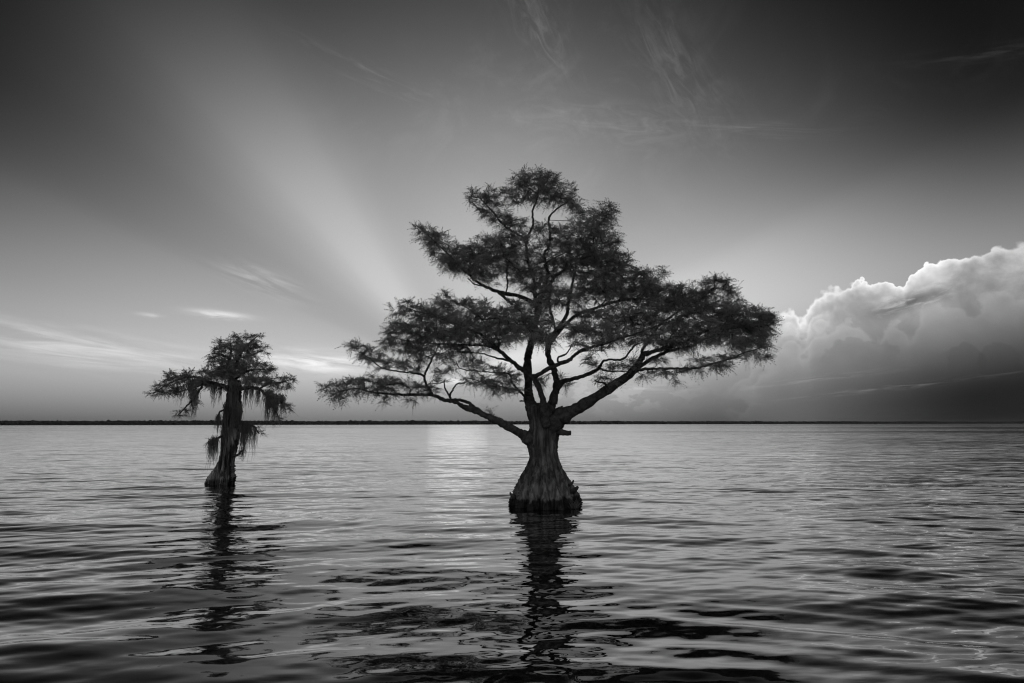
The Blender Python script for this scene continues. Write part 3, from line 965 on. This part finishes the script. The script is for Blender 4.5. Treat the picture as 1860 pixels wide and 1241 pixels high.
PADS1 = [
    # crown top
    (938, 338, 1028, 346, 20, 0.1, 0.45), (984, 314, 985, 312, 9, 0.1, 0.15), (950, 322, 962, 322, 14, 0.1, 0.3), (985, 330, 1010, 332, 16, 0.2, 0.4), (955, 358, 1035, 364, 11, 0.2, 0.4),
    (864, 364, 905, 386, 18, -0.2, 0.35), (875, 350, 925, 353, 9, -0.2, 0.3), (905, 395, 938, 418, 17, -0.1, 0.4), (855, 352, 858, 356, 8, -0.3, 0.2), (925, 358, 950, 360, 9, 0, 0.2),
    (1092, 378, 1116, 390, 13, -0.3, 0.4), (1070, 398, 1108, 414, 17, -0.2, 0.5), (1052, 415, 1095, 445, 22, -0.2, 0.6), (1030, 362, 1052, 372, 10, 0.3, 0.3), (1045, 385, 1060, 400, 10, 0.2, 0.3), (1100, 430, 1118, 445, 12, 0.0, 0.4),
    # upper middle
    (880, 438, 960, 446, 18, -0.6, 0.7), (975, 420, 1045, 432, 15, 0.3, 0.6), (985, 452, 1090, 458, 18, 0.4, 0.9), (880, 470, 965, 480, 21, -0.6, 0.8), (945, 400, 960, 412, 8, 0.1, 0.3),
    (766, 418, 800, 440, 13, -0.9, 0.3), (785, 440, 850, 474, 21, -0.8, 0.5), (830, 468, 885, 490, 20, -0.7, 0.6), (850, 452, 888, 462, 11, -0.7, 0.4), (795, 468, 832, 492, 9, -0.8, 0.3), (842, 497, 900, 508, 8, -0.7, 0.4), (760, 412, 766, 425, 7, -1.0, 0.2),
    (960, 488, 1060, 482, 17, 0.6, 0.8), (930, 502, 1000, 520, 16, -0.2, 0.7), (1060, 476, 1128, 488, 24, 0.2, 0.9), (1045, 510, 1120, 522, 19, 0.4, 0.9), (1118, 496, 1175, 512, 20, 0.6, 0.8), (1168, 502, 1205, 512, 13, 0.5, 0.5), (1203, 492, 1206, 498, 7, 0.5, 0.2), (1110, 465, 1135, 472, 12, 0.2, 0.5),
    # centre belts
    (920, 556, 1000, 560, 12, -0.9, 0.7), (975, 535, 1040, 545, 17, -0.5, 0.8), (1035, 540, 1105, 532, 13, 0.9, 0.6), (1100, 532, 1180, 540, 19, 0.8, 0.8), (1160, 530, 1250, 546, 21, 0.4, 0.9),
    # left middle
    (718, 563, 745, 566, 9, -2.2, 0.3), (735, 552, 738, 548, 6, -2.2, 0.2), (745, 562, 790, 578, 13, -2.0, 0.5), (806, 533, 812, 545, 7, -0.9, 0.25), (798, 550, 850, 562, 15, -1.2, 0.5), (850, 550, 882, 556, 10, -1.0, 0.4), (775, 582, 860, 592, 18, -1.8, 0.8), (860, 574, 930, 582, 17, -1.5, 0.8), (715, 598, 790, 605, 14, -1.3, 0.7), (705, 603, 712, 606, 7, -1.1, 0.3), (765, 614, 850, 615, 14, -1.3, 0.8), (850, 604, 925, 612, 15, -1.5, 0.8), (695, 622, 770, 634, 10, -1.0, 0.5), (755, 640, 800, 642, 9, 0.0, 0.5), (920, 588, 1000, 600, 19, -1.6, 0.9), (975, 606, 1005, 622, 12, -1.8, 0.4), (800, 632, 860, 640, 9, -0.9, 0.5), (870, 628, 905, 632, 8, -1.2, 0.4),
    # left low plates
    (638, 630, 664, 640, 10, -0.5, 0.35), (663, 640, 690, 656, 11, -0.4, 0.4), (690, 658, 740, 666, 10, -0.3, 0.5), (735, 642, 770, 652, 8, -0.3, 0.4), (740, 668, 765, 672, 6, -0.2, 0.3),
    (588, 707, 620, 714, 8, -0.4, 0.3), (612, 704, 680, 700, 13, -0.4, 0.5), (678, 696, 740, 702, 13, -0.3, 0.6), (738, 703, 790, 712, 9, -0.4, 0.5), (690, 720, 716, 728, 6, -0.3, 0.3), (605, 722, 625, 726, 6, -0.4, 0.3), (648, 695, 655, 688, 6, -0.4, 0.2), (735, 722, 755, 728, 5, -0.4, 0.2),
    # low centre twigs
    (838, 652, 872, 660, 7, -0.9, 0.4), (845, 668, 920, 673, 6, -0.8, 0.4), (850, 688, 905, 699, 8, -0.8, 0.5), (890, 704, 936, 712, 8, -0.6, 0.5), (906, 682, 945, 690, 9, -0.5, 0.5), (805, 655, 830, 664, 8, -0.9, 0.4), (790, 690, 808, 694, 4, -0.5, 0.3), (845, 695, 860, 693, 4, -0.2, 0.2), (790, 675, 815, 680, 5, -0.2, 0.3),
    # right crown
    (1040, 575, 1110, 570, 10, 0.6, 0.6), (1028, 600, 1110, 600, 14, -1.4, 0.9), (1100, 577, 1190, 582, 20, -0.6, 1.0), (1180, 562, 1262, 572, 23, 0.2, 1.0), (1235, 532, 1300, 546, 17, 0.2, 0.7), (1275, 522, 1318, 514, 11, 0.0, 0.4), (1300, 512, 1333, 528, 11, 0.0, 0.4), (1320, 543, 1345, 560, 11, -0.2, 0.4), (1258, 570, 1340, 577, 21, -0.2, 0.9), (1330, 572, 1393, 582, 19, -0.6, 0.7), (1388, 574, 1406, 588, 10, -0.7, 0.4), (1190, 602, 1280, 610, 20, -0.4, 1.0), (1280, 600, 1370, 606, 22, -0.6, 0.9), (1368, 608, 1400, 616, 13, -1.0, 0.5), (1110, 612, 1190, 616, 12, -1.8, 0.8), (1330, 626, 1385, 632, 11, -1.6, 0.5), (1376, 642, 1390, 656, 7, -1.9, 0.2), (1200, 630, 1258, 630, 9, -0.6, 0.5), (1352, 645, 1360, 660, 6, -1.9, 0.2), (1215, 545, 1240, 535, 12, 0.3, 0.4), (1340, 605, 1400, 598, 14, -0.8, 0.5),
    # lower right branch fringe and small sprays
    (1160, 680, 1240, 677, 6, -1.3, 0.3), (1240, 675, 1330, 660, 7, -1.6, 0.3), (1300, 655, 1345, 645, 6, -1.8, 0.3), (1226, 685, 1230, 692, 3, -1.5, 0.1), (1064, 650, 1084, 666, 7, -0.8, 0.4), (1082, 686, 1120, 692, 7, -1.0, 0.4), (1100, 664, 1140, 668, 6, -0.9, 0.4), (1018, 690, 1034, 697, 7, 0.6, 0.4), (1143, 652, 1162, 662, 6, -1.0, 0.3), (960, 690, 990, 697, 8, 0.9, 0.4), (1185, 655, 1215, 655, 6, -0.5, 0.3), (1255, 655, 1285, 650, 5, -0.8, 0.3), (888, 742, 895, 750, 4, -0.3, 0.1), (1030, 625, 1100, 628, 7, -1.9, 0.4),
]
droop1 = lambda s: 0.15 + 0.75 * max(s, 0.0)
L1 = grow(T1, D1, LIMBS1, PADS1, 21, 0.125, 1.5, 13.5, (0.08, 0.28), (0.011, 0.019), droop1)

# ---- small cypress
D2 = 19.7
b2 = P(399, 872, D2)
T2 = empty('cypress_tree', (b2[0], D2, 0.0))
tag(T2, 'small leaning cypress draped with hanging moss, left of the large tree', 'tree')
M = Mesh()
trunk_mesh(M, [(690, 415, 436), (710, 413.5, 437.5), (736, 411, 437.5), (763, 406, 436), (789, 403, 433.5), (816, 402, 429), (842, 395, 426), (856, 387, 424.5), (866, 380, 424), (875, 376, 423)], D2, seg=96, seed=9, flutes=8, twist=0.7, fl_amp=0.45, zflare=4.0, below=0.35, rag=0.05)
trunk2 = M.build('trunk', m_bark2, T2)
LIMBS2 = [
    [[(426, 712, 0, 20), (410, 703, -0.1, 10), (392, 697, -0.3, 8), (378, 693, -0.4, 6), (362, 686, -0.5, 5), (345, 684, -0.6, 4), (322, 690, -0.7, 3), (300, 700, -0.8, 2.4), (277, 715, -0.8, 1.6)],
     [(370, 690, -0.5, 4.5), (366, 703, -0.6, 4), (354, 720, -0.8, 3.4), (338, 739, -0.9, 2.6), (322, 755, -1, 1.5)],
     [(378, 694, -0.4, 4), (358, 702, -0.2, 3), (340, 707, 0, 2), (315, 715, 0.1, 1.2)]],
    [[(424, 712, 0, 18), (438, 706, -0.1, 8), (457, 704, -0.3, 6.5), (473, 708, -0.4, 5), (484, 720, -0.5, 4), (495, 739, -0.6, 3), (505, 755, -0.6, 1.6)],
     [(470, 706, -0.4, 4), (489, 697, -0.3, 3.2), (512, 694, -0.2, 2.4), (532, 688, -0.2, 1.5)],
     [(489, 722, -0.5, 3), (506, 726, -0.6, 2.4), (520, 745, -0.6, 1.5)]],
    [[(426, 720, 0.1, 22), (424, 690, 0.1, 15), (417, 668, 0.1, 9), (416, 652, 0.1, 6), (402, 644, 0, 4), (384, 641, -0.1, 2)],
     [(420, 680, 0.1, 9), (432, 655, 0.3, 6), (440, 638, 0.4, 4.5), (455, 621, 0.4, 3), (470, 609, 0.4, 1.5)],
     [(434, 650, 0.3, 4), (455, 645, 0.2, 3), (478, 636, 0.1, 1.6)],
     [(424, 690, 0.1, 8), (445, 675, -0.2, 5), (470, 671, -0.4, 3), (493, 672, -0.5, 1.6)],
     [(416, 654, 0.1, 4), (420, 635, 0.1, 3), (418, 620, 0.1, 1.6)]],
    [[(428, 772, -0.2, 10), (437, 768, -0.3, 6), (447, 774, -0.35, 4.5), (460, 774, -0.4, 3.5), (466, 781, -0.4, 2.4), (471, 788, -0.4, 1.4)]],
    [[(434, 738, -0.1, 4), (440, 747, -0.1, 2.4), (436, 756, -0.1, 2)]],
    [[(416, 745, -0.2, 7), (408, 745, -0.3, 3.5), (400, 747, -0.4, 3), (397, 756, -0.4, 2.6), (395, 765, -0.4, 2)]],
    [[(406, 790, -0.2, 6), (397, 795, -0.4, 3.5), (389, 798, -0.5, 2.6), (382, 801, -0.5, 1.5)]],
    [[(425, 828, -0.2, 7), (432, 826, -0.3, 4), (437, 820, -0.35, 3), (442, 818, -0.4, 2)]],
]
PADS2 = [
    (385, 640, 410, 645, 9, 0, 0.4), (395, 627, 440, 622, 9, 0.1, 0.4), (430, 617, 465, 617, 9, 0.3, 0.4), (469, 609, 471, 610, 4, 0.4, 0.1), (458, 628, 486, 636, 7, 0.2, 0.3), (375, 655, 420, 660, 8, 0, 0.5), (420, 642, 465, 646, 10, 0.2, 0.5), (440, 660, 475, 665, 10, 0, 0.5), (470, 668, 496, 672, 7, -0.4, 0.3),
    (355, 672, 400, 680, 6, -0.4, 0.4), (305, 682, 345, 680, 7, -0.6, 0.4), (300, 696, 350, 690, 9, -0.6, 0.5), (275, 715, 298, 710, 6, -0.8, 0.2), (285, 706, 330, 706, 7, -0.5, 0.4), (340, 697, 380, 696, 6, -0.3, 0.4), (320, 752, 345, 746, 5, -0.9, 0.2),
    (478, 692, 530, 690, 6, -0.3, 0.4), (380, 670, 470, 680, 9, -0.1, 0.7), (350, 690, 400, 692, 8, -0.4, 0.5), (400, 634, 462, 634, 9, 0.2, 0.5), (450, 690, 490, 690, 8, -0.3, 0.4), (490, 700, 526, 705, 7, -0.4, 0.3), (500, 716, 524, 742, 7, -0.6, 0.3), (400, 680, 455, 688, 12, -0.1, 0.7), (400, 665, 440, 670, 10, 0.0, 0.6), (440, 700, 470, 700, 5, -0.3, 0.3), (380, 700, 410, 705, 5, -0.2, 0.3), (350, 722, 356, 735, 4, -0.8, 0.2), (500, 755, 512, 765, 3, -0.6, 0.1), (466, 778, 472, 790, 2.5, -0.4, 0.1), (380, 800, 384, 806, 2.5, -0.5, 0.1), (486, 664, 498, 672, 4, -0.4, 0.2), (530, 685, 536, 692, 3, -0.2, 0.1),
]
L2 = grow(T2, D2, LIMBS2, PADS2, 33, 0.14, 1.5, 14.0, (0.09, 0.26), (0.013, 0.022), lambda s: 0.25 + 0.7 * max(s, 0))


# ---- hanging moss
def moss(px, y0, y1, hw, off, seed, label, n=60):
    rg = np.random.default_rng(seed)
    top = P(px, y0, D2 + off)
    M = Mesh()
    sc = D2 / F
    for _ in range(int(n * 1.7)):
        g = rg.normal() * 0.6
        x0 = np.clip(g, -1, 1) * hw * sc
        ln = (y1 - y0) * sc * (1 - 0.5 * abs(np.clip(g, -1, 1))) * rg.uniform(0.35, 1.12)
        y0_ = rg.normal() * hw * sc * 0.5
        m_ = 9
        t = np.linspace(0, 1, m_)
        x = x0 * (1 - 0.45 * t) + np.cumsum(rg.normal(size=m_)) * 0.019
        y = y0_ + np.cumsum(rg.normal(size=m_)) * 0.010
        z = 0.03 + np.clip(rg.normal() * hw * sc * 0.6, -0.3, 0.12) - t * ln
        r_ = rg.uniform(0.004, 0.010) * (1 - 0.7 * t)
        tube(M, top + np.column_stack([x, y, z]), r_, 3, 0.0, False)
    o = M.build('hanging_moss', m_moss)
    mw = Vector(top)
    o.data.transform(Matrix.Translation(-mw))
    o.location = mw
    return tag(o, label, 'moss', 'moss hanging on the small cypress')


for a in [
    (354, 711, 764, 7, -0.7, 1, 'thick dark moss beard under the left limb of the small cypress', 80),
    (345, 700, 728, 9, -0.5, 2, 'short moss fringe along the middle of the left limb', 50),
    (389, 702, 744, 4, -0.3, 3, 'thin moss tassel between left limb and trunk of the small cypress', 26),
    (400, 704, 738, 4, -0.3, 4, 'moss wisp hanging close against the left of the trunk top', 26),
    (396, 757, 796, 4, -0.42, 5, 'narrow moss string hanging from the bent twig left of the trunk', 36),
    (391, 797, 848, 5, -0.5, 6, 'moss curtain beside the lower trunk, nearest to the bark', 50),
    (384, 801, 852, 5, -0.52, 7, 'outer moss curtain at the lower left of the trunk', 44),
    (444, 772, 832, 8, -0.4, 8, 'broad moss mass right of the lower trunk', 110),
    (455, 774, 818, 5, -0.42, 9, 'middle moss strand under the short right branch', 44),
    (464, 779, 836, 3, -0.42, 10, 'long thin moss strand at the tip of the short right branch', 24),
    (439, 819, 838, 5, -0.4, 11, 'small moss tuft on the lowest right stub of the trunk', 24),
    (448, 704, 748, 4, -0.25, 12, 'moss tassel under the right limb near the trunk', 34),
    (458, 706, 752, 3, -0.35, 13, 'thin moss tassel under the middle of the right limb', 22),
    (488, 714, 772, 8, -0.5, 14, 'heaviest moss beard hanging from the drooping right limb', 110),
    (500, 722, 774, 8, -0.55, 15, 'ragged moss beard outside the heaviest one on the right limb', 80),
    (513, 722, 756, 6, -0.55, 16, 'short moss at the outer right edge of the small cypress', 40),
    (425, 705, 790, 8, -0.55, 17, 'pale moss running down the front of the small cypress trunk', 40),
    (410, 735, 815, 4, -0.45, 18, 'long moss strip hugging the left edge of the small trunk', 30),
    (436, 738, 790, 5, -0.45, 19, 'moss strip hugging the right edge of the small trunk above the short branch', 50),
    (330, 705, 735, 8, -0.6, 20, 'thin moss fringe near the outer end of the left limb', 36),
    (470, 708, 742, 5, -0.4, 21, 'moss tassel just inside the heaviest beard on the right limb', 36),
]:
    moss(*a)

# ---- grass tuft at the foot of the big cypress
g0 = P(1044, 917, D1 - 0.55)
rg = np.random.default_rng(8)
Vb = []
for k in range(46):
    c = np.array([g0[0] + rg.normal() * 0.06, g0[1] + rg.normal() * 0.05, -0.02])
    ax = np.array([rg.normal() * 0.35, rg.normal() * 0.3, 1.0]); ax /= np.linalg.norm(ax)
    Vb.append(blades(c, ax, 1, rg, (0.12, 0.34), (0.012, 0.02), 0.12, 0, 0))
gt = quads_object('grass_tuft', np.concatenate(Vb) - np.array([g0[0], g0[1], 0]), m_grass, None)
gt.location = (g0[0], g0[1], 0)
tag(gt, 'tuft of pale grass growing at the waterline right of the large trunk', 'grass')

# ------------------------------------------------------------------ evening haze over the lake
m_haze, nt, out = mat('lake_haze')
pv = nt.nodes.new('ShaderNodeVolumePrincipled')
pv.inputs['Color'].default_value = (0.9, 0.9, 0.9, 1)
pv.inputs['Density'].default_value = 0.00007
pv.inputs['Anisotropy'].default_value = 0.3
nt.links.new(pv.outputs[0], out.inputs['Volume'])
M = Mesh()
hx, hy0, hy1, hz0, hz1 = 9600.0, -9600.0, 9600.0, -1.6, 15.0
M.add([(x, y, z) for z in (hz0, hz1) for y in (hy0, hy1) for x in (-hx, hx)],
      [(0, 2, 3, 1), (4, 5, 7, 6), (0, 1, 5, 4), (2, 6, 7, 3), (0, 4, 6, 2), (1, 3, 7, 5)])
hz = M.build('haze', m_haze, None, False)
tag(hz, 'thin pale evening haze lying over the lake', 'haze', kind='stuff')
